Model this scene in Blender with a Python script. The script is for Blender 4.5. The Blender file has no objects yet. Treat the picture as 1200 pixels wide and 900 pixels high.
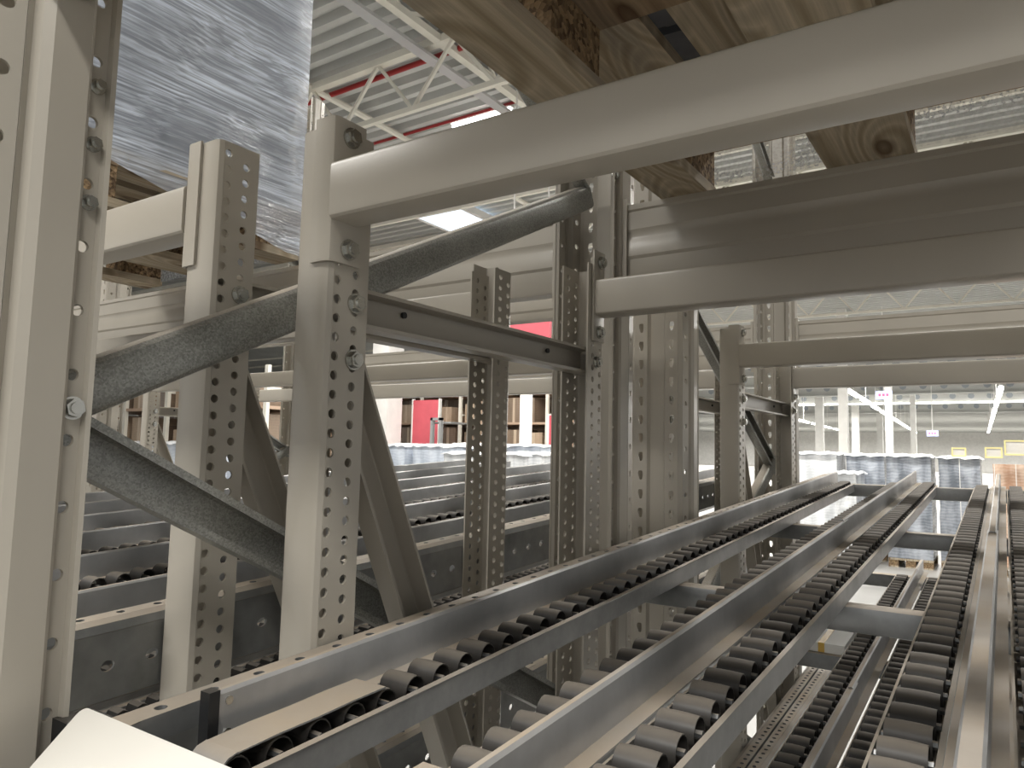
import bpy, math, random
from mathutils import Vector, Matrix

# ------------------------------------------------------------------ scale / frame
S, H = 0.65, 2.4                    # working unit -> metres, eye height in working units
SL = 0.0577                         # slope of the gravity lanes
sc = bpy.context.scene
col = sc.collection
random.seed(7)

def W(x, y, z): return Vector((x * S, y * S, (z + H) * S))

# ------------------------------------------------------------------ camera
cam = bpy.data.cameras.new('camera'); camo = bpy.data.objects.new('camera', cam); col.objects.link(camo)
F = 860.6
def nrm(v): return Vector(v).normalized()
Yc = nrm((579.5, -93, F)); Xc = -nrm((-1286, -50, F)); Xc = (Xc - Yc * Xc.dot(Yc)).normalized()
Zc = -Xc.cross(Yc)                  # (right, up, forward) is left handed
right = Vector((Xc[0], Yc[0], Zc[0])); up = Vector((Xc[1], Yc[1], Zc[1])); fwd = Vector((Xc[2], Yc[2], Zc[2]))
m = Matrix.Identity(4)
for i in range(3):
    m[i][0] = right[i]; m[i][1] = up[i]; m[i][2] = -fwd[i]; m[i][3] = W(0, 0, 0)[i]
camo.matrix_world = m
cam.sensor_fit = 'HORIZONTAL'; cam.sensor_width = 36; cam.lens = 36 * F / 1200
cam.clip_start = 0.02; cam.clip_end = 300
sc.camera = camo

# ------------------------------------------------------------------ world, lights, exposure
sc.view_settings.view_transform = 'Standard'; sc.view_settings.look = 'None'
sc.view_settings.gamma = 1; sc.view_settings.use_curve_mapping = False
sc.view_settings.exposure = 0.0
w = bpy.data.worlds.new('world'); sc.world = w; w.use_nodes = True
w.node_tree.nodes['Background'].inputs[0].default_value = (1.0, 0.985, 0.955, 1)
w.node_tree.nodes['Background'].inputs[1].default_value = 0.68

def area_light(name, x, y, z, sx, sy, power, colour=(1, .97, .915)):
    l = bpy.data.lights.new(name, 'AREA'); l.shape = 'RECTANGLE'
    l.size = sx * S; l.size_y = sy * S; l.energy = power; l.color = colour
    o = bpy.data.objects.new(name, l); col.objects.link(o); o.location = W(x, y, z)
    return o
area_light('aisle_lamp_front', -2, -3.2, 5.6, 14, .7, 500)
area_light('aisle_lamp_left', -7.5, 1.5, 5.6, .7, 10, 200)
area_light('aisle_lamp_back', -5, 8.2, 5.6, 18, .7, 600)
area_light('hall_lamp_a', -9, 17, 5.6, 22, .7, 1100)
area_light('hall_lamp_b', -10, 30, 5.4, 30, .7, 1700)
area_light('hall_lamp_c', -10, 50, 5.4, 60, 1.5, 4500)
area_light('hall_lamp_d', -10, 75, 5.4, 60, 1.5, 5000)
area_light('far_wall_fill_e', -10, 105, 5.4, 80, 1.5, 9000)  # added fill without a fixture, brightens the far wall
area_light('far_wall_fill_f', -10, 150, 5.4, 110, 3, 17000)  # added fill for the far end of the hall, no fixture
area_light('far_wall_fill_g', -10, 195, 5.4, 140, 3, 24000)  # added fill close to the back wall, no fixture

# ------------------------------------------------------------------ materials
def new_mat(name):
    m = bpy.data.materials.new(name); m.use_nodes = True
    nt = m.node_tree; b = nt.nodes['Principled BSDF']
    return m, nt, b
def N(nt, t, **kw):
    n = nt.nodes.new(t)
    for k, v in kw.items(): setattr(n, k, v)
    return n
def ramp(nt, src, stops):
    r = N(nt, 'ShaderNodeValToRGB'); e = r.color_ramp.elements
    while len(e) < len(stops): e.new(.5)
    for i, (p, c) in enumerate(stops):
        e[i].position = p; e[i].color = (*c, 1) if len(c) == 3 else c
    nt.links.new(src, r.inputs[0]); return r
def mixc(nt, fac, a, b):
    x = N(nt, 'ShaderNodeMix', data_type='RGBA')
    for s, v in ((x.inputs[0], fac), (x.inputs[6], a), (x.inputs[7], b)):
        if hasattr(v, 'links'): nt.links.new(v, s)
        elif isinstance(v, (int, float)): s.default_value = v
        else: s.default_value = (*v, 1)
    return x.outputs[2]
def add_bump(nt, b, h, strength, dist=.002):
    bp = N(nt, 'ShaderNodeBump'); bp.inputs['Strength'].default_value = strength; bp.inputs['Distance'].default_value = dist
    nt.links.new(h, bp.inputs['Height']); nt.links.new(bp.outputs[0], b.inputs['Normal'])
def noise(nt, scale, detail=3, vec=None, rough=.5):
    n = N(nt, 'ShaderNodeTexNoise'); n.inputs['Scale'].default_value = scale; n.inputs['Detail'].default_value = detail
    n.inputs['Roughness'].default_value = rough
    if vec is not None: nt.links.new(vec, n.inputs['Vector'])
    return n
def coords(nt, scale=(1, 1, 1), rot=(0, 0, 0), kind='Object'):
    t = N(nt, 'ShaderNodeTexCoord'); mp = N(nt, 'ShaderNodeMapping')
    mp.inputs['Scale'].default_value = scale; mp.inputs['Rotation'].default_value = rot
    nt.links.new(t.outputs[kind], mp.inputs[0]); return mp.outputs[0]
def dust(nt, b, base, dustcol, amount, rough, drough=.85):
    """dust lying on faces that point up"""
    g = N(nt, 'ShaderNodeNewGeometry'); sp = N(nt, 'ShaderNodeSeparateXYZ'); nt.links.new(g.outputs['Normal'], sp.inputs[0])
    mr = N(nt, 'ShaderNodeMapRange'); mr.inputs[1].default_value = .55; mr.inputs[2].default_value = .98; mr.inputs[4].default_value = amount
    nt.links.new(sp.outputs[2], mr.inputs[0])
    n = noise(nt, 9, 4, coords(nt)); r = ramp(nt, n.outputs[0], [(.25, (.55,) * 3), (.7, (1,) * 3)])
    mu = N(nt, 'ShaderNodeMath', operation='MULTIPLY'); nt.links.new(mr.outputs[0], mu.inputs[0]); nt.links.new(r.outputs[0], mu.inputs[1])
    nt.links.new(mixc(nt, mu.outputs[0], base, dustcol), b.inputs['Base Color'])
    rr = N(nt, 'ShaderNodeMapRange'); rr.inputs[3].default_value = rough; rr.inputs[4].default_value = drough
    nt.links.new(mu.outputs[0], rr.inputs[0]); nt.links.new(rr.outputs[0], b.inputs['Roughness'])
    return mu.outputs[0]

M = {}
def mk_paint(name, c, rough=.30, dusty=.35, bump=.05):
    m, nt, b = new_mat(name)
    n = noise(nt, 3, 3, coords(nt)); r = ramp(nt, n.outputs[0], [(.3, tuple(v * .93 for v in c)), (.7, tuple(min(1, v * 1.05) for v in c))])
    dust(nt, b, r.outputs[0], (.40, .33, .24), dusty, rough)
    n2 = noise(nt, 260, 2, coords(nt)); add_bump(nt, b, n2.outputs[0], bump, .001)
    M[name] = m
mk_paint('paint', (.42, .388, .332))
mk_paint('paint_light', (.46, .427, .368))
mk_paint('far_paint', (.62, .60, .55), .6, .0)
mk_paint('cream_paint', (.80, .77, .68), .55, .0)
mk_paint('white_paint', (.82, .81, .78), .6, .0)
mk_paint('white_card', (.62, .60, .55), .45, .0, .0)
mk_paint('red_pipe', (.34, .02, .02), .4, .0)
mk_paint('red_panel', (.62, .11, .14), .6, .0)
mk_paint('dark_plastic', (.015, .016, .018), .4, .1)
mk_paint('machine_grey', (.28, .29, .29), .5, .0)
mk_paint('yellow', (.75, .66, .30), .5, .0)
mk_paint('orange_shelf', (.50, .36, .26), .6, .0)

def mk_galv(name, dark, light, dusty, metallic=.75, rough=.42, scale=60):
    m, nt, b = new_mat(name)
    c = coords(nt)
    v = N(nt, 'ShaderNodeTexVoronoi'); v.inputs['Scale'].default_value = scale; nt.links.new(c, v.inputs['Vector'])
    n = noise(nt, 5, 4, c)
    r1 = ramp(nt, v.outputs['Color'], [(.15, dark), (.85, light)]) if scale > 100 else ramp(nt, noise(nt, scale, 5, c, .65).outputs[0], [(.3, dark), (.7, light)])
    r2 = ramp(nt, n.outputs[0], [(.3, tuple(x * .75 for x in dark)), (.75, light)])
    base = mixc(nt, .5, r1.outputs[0], r2.outputs[0])
    f = dust(nt, b, base, (.40, .33, .25), dusty, rough)
    mm = N(nt, 'ShaderNodeMath', operation='MULTIPLY_ADD'); nt.links.new(f, mm.inputs[0]); mm.inputs[1].default_value = -metallic; mm.inputs[2].default_value = metallic
    nt.links.new(mm.outputs[0], b.inputs['Metallic'])
    if scale > 100: add_bump(nt, b, v.outputs['Distance'], .08, .001)
    M[name] = m
mk_galv('galv', (.27, .275, .275), (.46, .465, .465), .95, .55, .40, 30)
mk_galv('galv_rail', (.18, .187, .19), (.42, .43, .435), .95, .6, .34, 10)
mk_galv('galv_spangle', (.20, .205, .19), (.50, .505, .48), .95, .6, .40, 520)
mk_galv('galv_guide', (.32, .33, .34), (.64, .65, .66), 1.0, .5, .36, 7)
mk_galv('zinc_bolt', (.45, .45, .42), (.70, .70, .66), .1, .95, .25, 30)

m, nt, b = new_mat('roller_plastic')
n = noise(nt, 40, 3, coords(nt)); r = ramp(nt, n.outputs[0], [(.3, (.028, .026, .024)), (.7, (.05, .046, .042))])
dust(nt, b, r.outputs[0], (.20, .175, .145), .95, .45); M['roller'] = m

def mk_wood(name, a, c):
    """sawn softwood, grain along y: growth bands, fine fibres, knots, grey stains"""
    m, nt, b = new_mat(name)
    kn = N(nt, 'ShaderNodeTexVoronoi', voronoi_dimensions='2D'); kn.inputs['Scale'].default_value = 1.0; nt.links.new(coords(nt, (6.5, 2.3, 1), (0, 0, .04)), kn.inputs['Vector'])
    wv = N(nt, 'ShaderNodeTexWave', wave_type='BANDS', bands_direction='X'); wv.inputs['Scale'].default_value = 5.5
    wv.inputs['Distortion'].default_value = 5; wv.inputs['Detail'].default_value = 3; wv.inputs['Detail Scale'].default_value = .8
    nt.links.new(coords(nt, (1, .10, 1)), wv.inputs['Vector'])
    ph = ramp(nt, kn.outputs['Distance'], [(.0, (1,) * 3), (.45, (0, 0, 0))])
    ps = N(nt, 'ShaderNodeMath', operation='MULTIPLY'); nt.links.new(ph.outputs[0], ps.inputs[0]); ps.inputs[1].default_value = 14
    nt.links.new(ps.outputs[0], wv.inputs['Phase Offset'])
    fb = noise(nt, 1, 5, coords(nt, (170, 5, 170)), .6)
    fr = ramp(nt, fb.outputs[0], [(.3, (.72,) * 3), (.65, (1.0,) * 3)])
    r = ramp(nt, wv.outputs[0], [(.0, a), (.55, c), (1, tuple(x * .8 for x in c))])
    mu = N(nt, 'ShaderNodeMix', data_type='RGBA', blend_type='MULTIPLY'); mu.inputs[0].default_value = 1
    nt.links.new(r.outputs[0], mu.inputs[6]); nt.links.new(fr.outputs[0], mu.inputs[7])
    dn = noise(nt, 1, 4, coords(nt, (9, 1.3, 9))); r2 = ramp(nt, dn.outputs[0], [(.52, (0, 0, 0)), (.72, (.55,) * 3)])
    st = mixc(nt, r2.outputs[0], mu.outputs[2], tuple(sum(a) / 3 * .5 for x in a))
    kr = ramp(nt, kn.outputs['Distance'], [(.0, (.65,) * 3), (.07, (.95,) * 3), (.10, (.35,) * 3), (.15, (0, 0, 0))])
    nt.links.new(mixc(nt, kr.outputs[0], st, (a[0] * .32, a[1] * .24, a[2] * .18)), b.inputs['Base Color'])
    b.inputs['Roughness'].default_value = .8
    add_bump(nt, b, fb.outputs[0], .3, .002); M[name] = m
mk_wood('wood', (.40, .325, .22), (.60, .51, .38))
mk_wood('wood_dark', (.27, .185, .11), (.40, .29, .18))
m, nt, b = new_mat('chipboard')
v = N(nt, 'ShaderNodeTexVoronoi'); v.inputs['Scale'].default_value = 130; nt.links.new(coords(nt), v.inputs['Vector'])
r = ramp(nt, v.outputs['Color'], [(.2, (.09, .055, .028)), (.8, (.36, .25, .14))]); nt.links.new(r.outputs[0], b.inputs['Base Color'])
b.inputs['Roughness'].default_value = .9; add_bump(nt, b, v.outputs['Distance'], .8, .004); M['chipboard'] = m

def mk_film(name, tint, opacity, ang):
    """stretch film: fine diagonal strands over a see-through sheet"""
    m, nt, b = new_mat(name); out = nt.nodes['Material Output']
    co = coords(nt, (1, 1, 1), (ang, 0, 0))
    wv = noise(nt, 1, 2, coords(nt, (150, 2.2, 150), (ang, 0, 0)), .5)
    pz = noise(nt, 3.0, 6, coords(nt, (1, .8, 4.5), (ang * 1.6, 0, 0)), .6)
    big = ramp(nt, pz.outputs[0], [(.36, (.12,) * 3), (.60, (1,) * 3)])
    st = ramp(nt, wv.outputs[0], [(.40, (.12,) * 3), (.62, (1,) * 3)])
    mu = N(nt, 'ShaderNodeMath', operation='MULTIPLY'); nt.links.new(st.outputs[0], mu.inputs[0]); nt.links.new(big.outputs[0], mu.inputs[1])
    op = N(nt, 'ShaderNodeMapRange'); op.inputs[3].default_value = opacity[0]; op.inputs[4].default_value = opacity[1]; nt.links.new(mu.outputs[0], op.inputs[0])
    b.inputs['Base Color'].default_value = (*tint, 1); b.inputs['Roughness'].default_value = .16
    b.inputs['Specular IOR Level'].default_value = .8
    add_bump(nt, b, wv.outputs[0], .55, .004)
    tr = N(nt, 'ShaderNodeBsdfTransparent'); mx = N(nt, 'ShaderNodeMixShader')
    nt.links.new(op.outputs[0], mx.inputs[0]); nt.links.new(tr.outputs[0], mx.inputs[1]); nt.links.new(b.outputs[0], mx.inputs[2])
    nt.links.new(mx.outputs[0], out.inputs[0]); M[name] = m
mk_film('film', (.78, .85, .97), (.30, .97), .14)
mk_film('film_clear', (.85, .87, .9), (.05, .55), .2)

def mk_wrapped(name, c1, c2):
    m, nt, b = new_mat(name)
    n = noise(nt, 2.5, 4, coords(nt, (2.5, 2.5, .7))); wv = N(nt, 'ShaderNodeTexWave', bands_direction='Z'); wv.inputs['Scale'].default_value = 7
    wv.inputs['Distortion'].default_value = 6; nt.links.new(coords(nt), wv.inputs['Vector'])
    f = N(nt, 'ShaderNodeMath', operation='MULTIPLY_ADD'); nt.links.new(wv.outputs[0], f.inputs[0]); f.inputs[1].default_value = .08
    nt.links.new(n.outputs[0], f.inputs[2]); r = ramp(nt, f.outputs[0], [(.38, c1), (.72, c2)])
    nt.links.new(r.outputs[0], b.inputs['Base Color']); b.inputs['Roughness'].default_value = .25
    add_bump(nt, b, f.outputs[0], .4, .01); M[name] = m
mk_wrapped('wrap_grey', (.16, .18, .21), (.45, .48, .53))
mk_wrapped('wrap_white', (.50, .52, .54), (.82, .83, .84))
mk_wrapped('wrap_blue', (.42, .47, .55), (.70, .75, .82))
mk_wrapped('wrap_brown', (.55, .33, .22), (.85, .68, .55))
mk_wrapped('tote_grey', (.10, .105, .12), (.21, .22, .25))
mk_wrapped('carton', (.36, .27, .19), (.48, .37, .27))  # far cartons paled and greyed, haze put into the colour
mk_wrapped('carton_dark', (.20, .15, .11), (.28, .21, .155))

m, nt, b = new_mat('concrete'); n = noise(nt, 1.2, 6, coords(nt)); r = ramp(nt, n.outputs[0], [(.3, (.24, .235, .225)), (.7, (.33, .325, .31))])
nt.links.new(r.outputs[0], b.inputs['Base Color']); b.inputs['Roughness'].default_value = .35; M['concrete'] = m
m, nt, b = new_mat('roof_deck'); n = noise(nt, .8, 3, coords(nt)); r = ramp(nt, n.outputs[0], [(.3, (.52, .525, .505)), (.7, (.60, .605, .585))])
nt.links.new(r.outputs[0], b.inputs['Base Color']); b.inputs['Roughness'].default_value = .5; M['roof_deck'] = m
m, nt, b = new_mat('cable_tray'); b.inputs['Base Color'].default_value = (.55, .56, .57, 1); b.inputs['Metallic'].default_value = .5; b.inputs['Roughness'].default_value = .4; M['tray'] = m
m, nt, b = new_mat('hole_dark'); b.inputs['Base Color'].default_value = (.33, .36, .40, 1); M['hole_dark'] = m
def mk_emit(name, c, s):
    m, nt, b = new_mat(name); b.inputs['Base Color'].default_value = (*c, 1); b.inputs['Emission Color'].default_value = (*c, 1); b.inputs['Emission Strength'].default_value = s; M[name] = m
mk_emit('tube_light', (1, .99, .95), 7); mk_emit('glow_panel', (.75, .86, 1), 1.3); mk_emit('led_blue', (.55, .6, 1), 1.2); mk_emit('led_red', (1, .1, .15), 2)
m, nt, b = new_mat('yellow_tape'); b.inputs['Base Color'].default_value = (.75, .48, .10, 1); b.inputs['Roughness'].default_value = .3; M['tape'] = m
mk_paint('carton_tape', (.52, .42, .31), .4, .0, .0)

# ------------------------------------------------------------------ object helpers
def empty(name, org, label, cat, group=None, kind=None):
    o = bpy.data.objects.new(name, None); col.objects.link(o); o.location = W(*org); o.empty_display_size = .05
    tag(o, label, cat, group, kind); o['_org'] = list(org); return o
def tag(o, label=None, cat=None, group=None, kind=None):
    if label: o['label'] = label
    if cat: o['category'] = cat
    if group: o['group'] = group
    if kind: o['kind'] = kind
def orgof(parent):
    t = Vector((0, 0, 0)); p = parent
    while p is not None: t += p.location; p = p.parent
    return t
class MB:
    """collects faces given in working units (eye = origin)"""
    def __init__(s): s.v = []; s.f = []; s.mi = []; s.cache = {}; s.m = 0
    def pt(s, p, weld=False):
        if weld:
            k = (round(p[0], 5), round(p[1], 5), round(p[2], 5))
            if k in s.cache: return s.cache[k]
            s.cache[k] = len(s.v)
        s.v.append(W(*p)); return len(s.v) - 1
    def face(s, pts, weld=False):
        ids = [s.pt(p, weld) for p in pts]
        if len(set(ids)) == len(ids): s.f.append(ids); s.mi.append(s.m)
    def box(s, a, b):
        x0, y0, z0 = a; x1, y1, z1 = b
        q = [(x0, y0, z0), (x1, y0, z0), (x1, y1, z0), (x0, y1, z0), (x0, y0, z1), (x1, y0, z1), (x1, y1, z1), (x0, y1, z1)]
        i = [s.pt(p) for p in q]
        for f in ((3, 2, 1, 0), (4, 5, 6, 7), (0, 1, 5, 4), (1, 2, 6, 5), (2, 3, 7, 6), (3, 0, 4, 7)):
            s.f.append([i[k] for k in f]); s.mi.append(s.m)
        return s
    def lanebox(s, x0, x1, y0, y1, w0, w1):
        q = [(x, y, w + SL * y) for w in (w0, w1) for x, y in ((x0, y0), (x1, y0), (x1, y1), (x0, y1))]
        i = [s.pt(p) for p in q]
        for f in ((3, 2, 1, 0), (4, 5, 6, 7), (0, 1, 5, 4), (1, 2, 6, 5), (2, 3, 7, 6), (3, 0, 4, 7)):
            s.f.append([i[k] for k in f]); s.mi.append(s.m)
        return s
    def prism(s, prof, O, U, V, L, t0, t1, cap=True):
        O, U, V, L = map(Vector, (O, U, V, L)); n = len(prof)
        a = [s.pt(O + U * p[0] + V * p[1] + L * t0) for p in prof]; b = [s.pt(O + U * p[0] + V * p[1] + L * t1) for p in prof]
        for k in range(n):
            j = (k + 1) % n; s.f.append([a[k], a[j], b[j], b[k]]); s.mi.append(s.m)
        if cap: s.f.append(a[::-1]); s.f.append(b); s.mi += [s.m, s.m]
        return s
    def tube(s, p0, p1, r, n=10, cap=True, r1=None):
        p0, p1 = Vector(p0), Vector(p1); d = (p1 - p0); L = d.length; d.normalize()
        u = d.orthogonal().normalized(); v = d.cross(u); r1 = r if r1 is None else r1
        a = [s.pt(p0 + (u * math.cos(t) + v * math.sin(t)) * r) for t in [2 * math.pi * k / n for k in range(n)]]
        b = [s.pt(p1 + (u * math.cos(t) + v * math.sin(t)) * r1) for t in [2 * math.pi * k / n for k in range(n)]]
        for k in range(n):
            j = (k + 1) % n; s.f.append([a[k], a[j], b[j], b[k]]); s.mi.append(s.m)
        if cap: s.f.append(a[::-1]); s.f.append(b); s.mi += [s.m, s.m]
        return s
    def bar(s, p0, p1, wd, ht, side=(1, 0, 0)):
        """rectangular bar from p0 to p1"""
        p0, p1 = Vector(p0), Vector(p1); d = (p1 - p0).normalized(); u = Vector(side) - d * d.dot(Vector(side)); u.normalize(); v = d.cross(u)
        prof = [(-wd / 2, -ht / 2), (wd / 2, -ht / 2), (wd / 2, ht / 2), (-wd / 2, ht / 2)]
        return s.prism(prof, p0, u, v, d, 0, (p1 - p0).length)
    def sheet(s, pts, O, U, V, L, t0, t1, holes=None):
        """folded sheet: 2D polyline swept along L; holes[seg] = [(dist, pitch, phase, shape)], shape(n)->[(da,dt)]"""
        O, U, V, L = map(Vector, (O, U, V, L)); holes = holes or {}
        def at(a, b, t): return O + U * a + V * b + L * t
        for i in range(len(pts) - 1):
            (a0, b0), (a1, b1) = pts[i], pts[i + 1]
            ln = math.hypot(a1 - a0, b1 - b0); da, db = (a1 - a0) / ln, (b1 - b0) / ln
            def q(e, t): return at(a0 + da * e, b0 + db * e, t)
            def quad(e0, e1, ta, tb): s.face([q(e0, ta), q(e1, ta), q(e1, tb), q(e0, tb)], True)
            if i not in holes: quad(0, ln, t0, t1); continue
            hs = sorted(holes[i], key=lambda h: h[0])
            bd = [0] + [(hs[k][0] + hs[k + 1][0]) / 2 for k in range(len(hs) - 1)] + [ln]
            for k, (c, pitch, phase, shape) in enumerate(hs):
                e0, e1 = bd[k], bd[k + 1]; t = t0 + phase
                if phase > 0: quad(e0, e1, t0, t)
                while t + pitch <= t1 + 1e-9:
                    tc = t + pitch / 2; n = len(shape)
                    ring = []
                    for g in range(n):                       # rectangle points matched to hole points
                        ang = 8.0 * g / n
                        def sq(a):
                            a = a % 8
                            if a <= 1: return 1, a
                            if a <= 3: return 2 - a, 1
                            if a <= 5: return -1, 4 - a
                            if a <= 7: return a - 6, -1
                            return 1, a - 8
                        sx, sy = sq(ang)
                        ring.append((e1 if sx >= 1 else e0 if sx <= -1 else c + sx * ((e1 - c) if sx > 0 else (c - e0)), tc + sy * pitch / 2))
                    for g in range(n):
                        h = (g + 1) % n
                        s.face([q(*ring[g]), q(*ring[h]), q(c + shape[h][0], tc + shape[h][1]), q(c + shape[g][0], tc + shape[g][1])], True)
                    t += pitch
                if t < t1 - 1e-6: quad(e0, e1, t, t1)
        return s
    def build(s, name, mats, parent=None, smooth=None, solid=None, label=None):
        me = bpy.data.meshes.new(name); o = orgof(parent)
        if parent is None and s.v:
            xs = [v.x for v in s.v]; ys = [v.y for v in s.v]; o = Vector(((min(xs) + max(xs)) / 2, (min(ys) + max(ys)) / 2, min(v.z for v in s.v)))
        me.from_pydata([v - o for v in s.v], [], s.f); me.update()
        if not isinstance(mats, (list, tuple)): mats = [mats]
        for k in mats: me.materials.append(M[k])
        if len(mats) > 1: me.polygons.foreach_set('material_index', s.mi)
        if smooth:
            me.polygons.foreach_set('use_smooth', [True] * len(me.polygons)); me.set_sharp_from_angle(angle=smooth)
        ob = bpy.data.objects.new(name, me); col.objects.link(ob)
        if parent is None: ob.location = o
        else: ob.parent = parent
        if solid:
            md = ob.modifiers.new('thickness', 'SOLIDIFY'); md.thickness = solid * S; md.offset = 0; md.use_even_offset = False
            if smooth: es = ob.modifiers.new('crease', 'EDGE_SPLIT'); es.split_angle = smooth
        if label: ob['label'] = label
        return ob
def copy_tree(o, parent=None, off=None):
    c = o.copy(); col.objects.link(c); c.parent = parent
    if off is not None: c.location = o.location + Vector(off) * S
    for ch in list(o.children): copy_tree(ch, c)
    return c
def circ(r, n=16, sy=1): return [(r * math.cos(2 * math.pi * k / n), sy * r * math.sin(2 * math.pi * k / n)) for k in range(n)]
def rrect(w_, h_, r, n=3):
    out = []
    for cx, cy, a in ((w_ / 2 - r, h_ / 2 - r, 0), (-w_ / 2 + r, h_ / 2 - r, 90), (-w_ / 2 + r, -h_ / 2 + r, 180), (w_ / 2 - r, -h_ / 2 + r, 270)):
        for k in range(n + 1):
            t = math.radians(a + 90 * k / n); out.append((cx + r * math.cos(t), cy + r * math.sin(t)))
    return out
X, Y, Z = (1, 0, 0), (0, 1, 0), (0, 0, 1); LD = (0, 1, SL)

def bolt(parent, p, d=(1, 0, 0), r=.0155):
    """hex bolt head with washer, pointing along d"""
    p = Vector(p); d = Vector(d); b = MB()
    b.tube(p, p + d * .004, r * 1.25, 16); b.tube(p + d * .004, p + d * .014, r, 6); b.tube(p + d * .014, p + d * .017, r * .62, 12)
    return b.build('bolt', 'zinc_bolt', parent)

# ------------------------------------------------------------------ building shell
f = MB(); f.face([(-90, -20, -H), (40, -20, -H), (40, 225, -H), (-90, 225, -H)]); o = f.build('floor', 'concrete'); tag(o, kind='structure')
RZ = 7.8
d = MB(); y = -10.0
while y < 222:
    pf = [(y, 0), (y + .09, 0), (y + .13, -.16), (y + .27, -.16), (y + .31, 0), (y + .40, 0)]
    for k in range(5):
        d.face([(-90, pf[k][0], RZ + pf[k][1]), (40, pf[k][0], RZ + pf[k][1]), (40, pf[k + 1][0], RZ + pf[k + 1][1]), (-90, pf[k + 1][0], RZ + pf[k + 1][1])])
    y += .40
o = d.build('ceiling', 'roof_deck'); tag(o, kind='structure')
b_ = MB().box((-90, 222, -H), (40, 222.4, RZ)); tag(b_.build('wall_back', 'white_paint'), kind='structure')
b_ = MB().box((-90.4, -20, -H), (-90, 222, RZ)); tag(b_.build('wall_left', 'white_paint'), kind='structure')

def truss(y, label):
    t = empty('roof_truss', (-14, y, RZ - .2 - 1.3), label, 'truss', 'lattice trusses carrying the roof deck')
    MB().bar((-60, y, 6.3), (20, y, 6.3), .10, .10, Y).build('bottom_chord', 'cream_paint', t)
    MB().bar((-60, y, 7.45), (20, y, 7.45), .16, .14, Y).build('top_chord', 'cream_paint', t)
    k = 0; x = -24.0
    while x < 6:
        MB().bar((x, y, 6.3), (x + .94, y, 7.42), .06, .06, Y).build('web_member', 'cream_paint', t)
        MB().bar((x + .94, y, 7.42), (x + 1.88, y, 6.3), .06, .06, Y).build('web_member', 'cream_paint', t)
        x += 1.88
tl = ['cream lattice truss under the roof deck, nearest above the wrapped load', 'cream lattice truss just beyond the glowing tube light',
      'third cream roof truss behind the tube light', 'cream roof truss seen over the stepped pallet beam', 'far cream roof truss above the hall', 'farthest cream roof truss above the hall']
for i, yy in enumerate((9.8, 14.6, 19.4, 26, 34, 44)): truss(yy, tl[i])
g = empty('roof_girder', (-8.2, 6, 6.9), 'cream lattice girder running away along the roof beside the grey cable tray', 'girder')
MB().bar((-8.35, 5.5, 7.45), (-8.35, 30, 7.45), .16, .13).build('bottom_chord', 'cream_paint', g)
yy = 6.0
while yy < 28:
    MB().bar((-8.35, yy, 7.45), (-8.15, yy + .7, RZ - .1), .06, .06).build('web_member', 'cream_paint', g)
    MB().bar((-8.15, yy + .7, RZ - .1), (-8.35, yy + 1.4, 7.45), .06, .06).build('web_member', 'cream_paint', g); yy += 1.4
t = MB()
t.box((-8.75, 5.5, 7.2), (-8.55, 30, 7.215)); t.box((-8.76, 5.5, 7.2), (-8.75, 30, 7.26)); t.box((-8.55, 5.5, 7.2), (-8.54, 30, 7.26))
tag(t.build('cable_tray', 'tray'), 'long grey metal cable tray running under the cream trusses', 'cable tray')
t = MB().tube((-11.78, 7.4, 7.46), (-11.78, 24, 7.46), .075, 8); tag(t.build('roof_brace', 'cream_paint'), 'cream round brace pipe running away behind the nearest truss', 'brace')
for yy, lab in ((10.25, 'red sprinkler pipe hanging just behind the nearest roof truss'), (12.55, 'thinner looking red sprinkler pipe near the glowing tube light')):
    t = MB().tube((-30, yy, 7.5), (10, yy, 7.5), .055 if yy < 11 else .035, 10); tag(t.build('sprinkler_pipe', 'red_pipe', None, .8), lab, 'pipe', 'red sprinkler pipes under the roof')
t = empty('tube_light', (-9.6, 12.75, 7.3), 'glowing white tube light under the roof behind the front beam', 'light')
MB().box((-10.45, 12.70, 7.53), (-8.75, 12.84, 7.64)).build('housing', 'white_paint', t); MB().tube((-10.40, 12.77, 7.48), (-8.80, 12.77, 7.48), .055, 10).build('tube', 'tube_light', t)
t = empty('roof_panel', (-14.2, 18.5, RZ - .4), 'pale blue rectangular glowing panel seen above the left stepped beam', 'glow_panel')
MB().box((-15.3, 16.9, 7.36), (-13.6, 19.6, 7.40)).build('pane', 'glow_panel', t)  # evenly emissive pale blue pane
fr = MB()
for a, c in (((-15.42, 16.78, 7.33), (-15.3, 19.72, 7.55)), ((-13.6, 16.78, 7.33), (-13.48, 19.72, 7.55)), ((-15.3, 16.78, 7.33), (-13.6, 16.9, 7.55)), ((-15.3, 19.6, 7.33), (-13.6, 19.72, 7.55))): fr.box(a, c)
fr.build('frame', 'white_paint', t)

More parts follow.
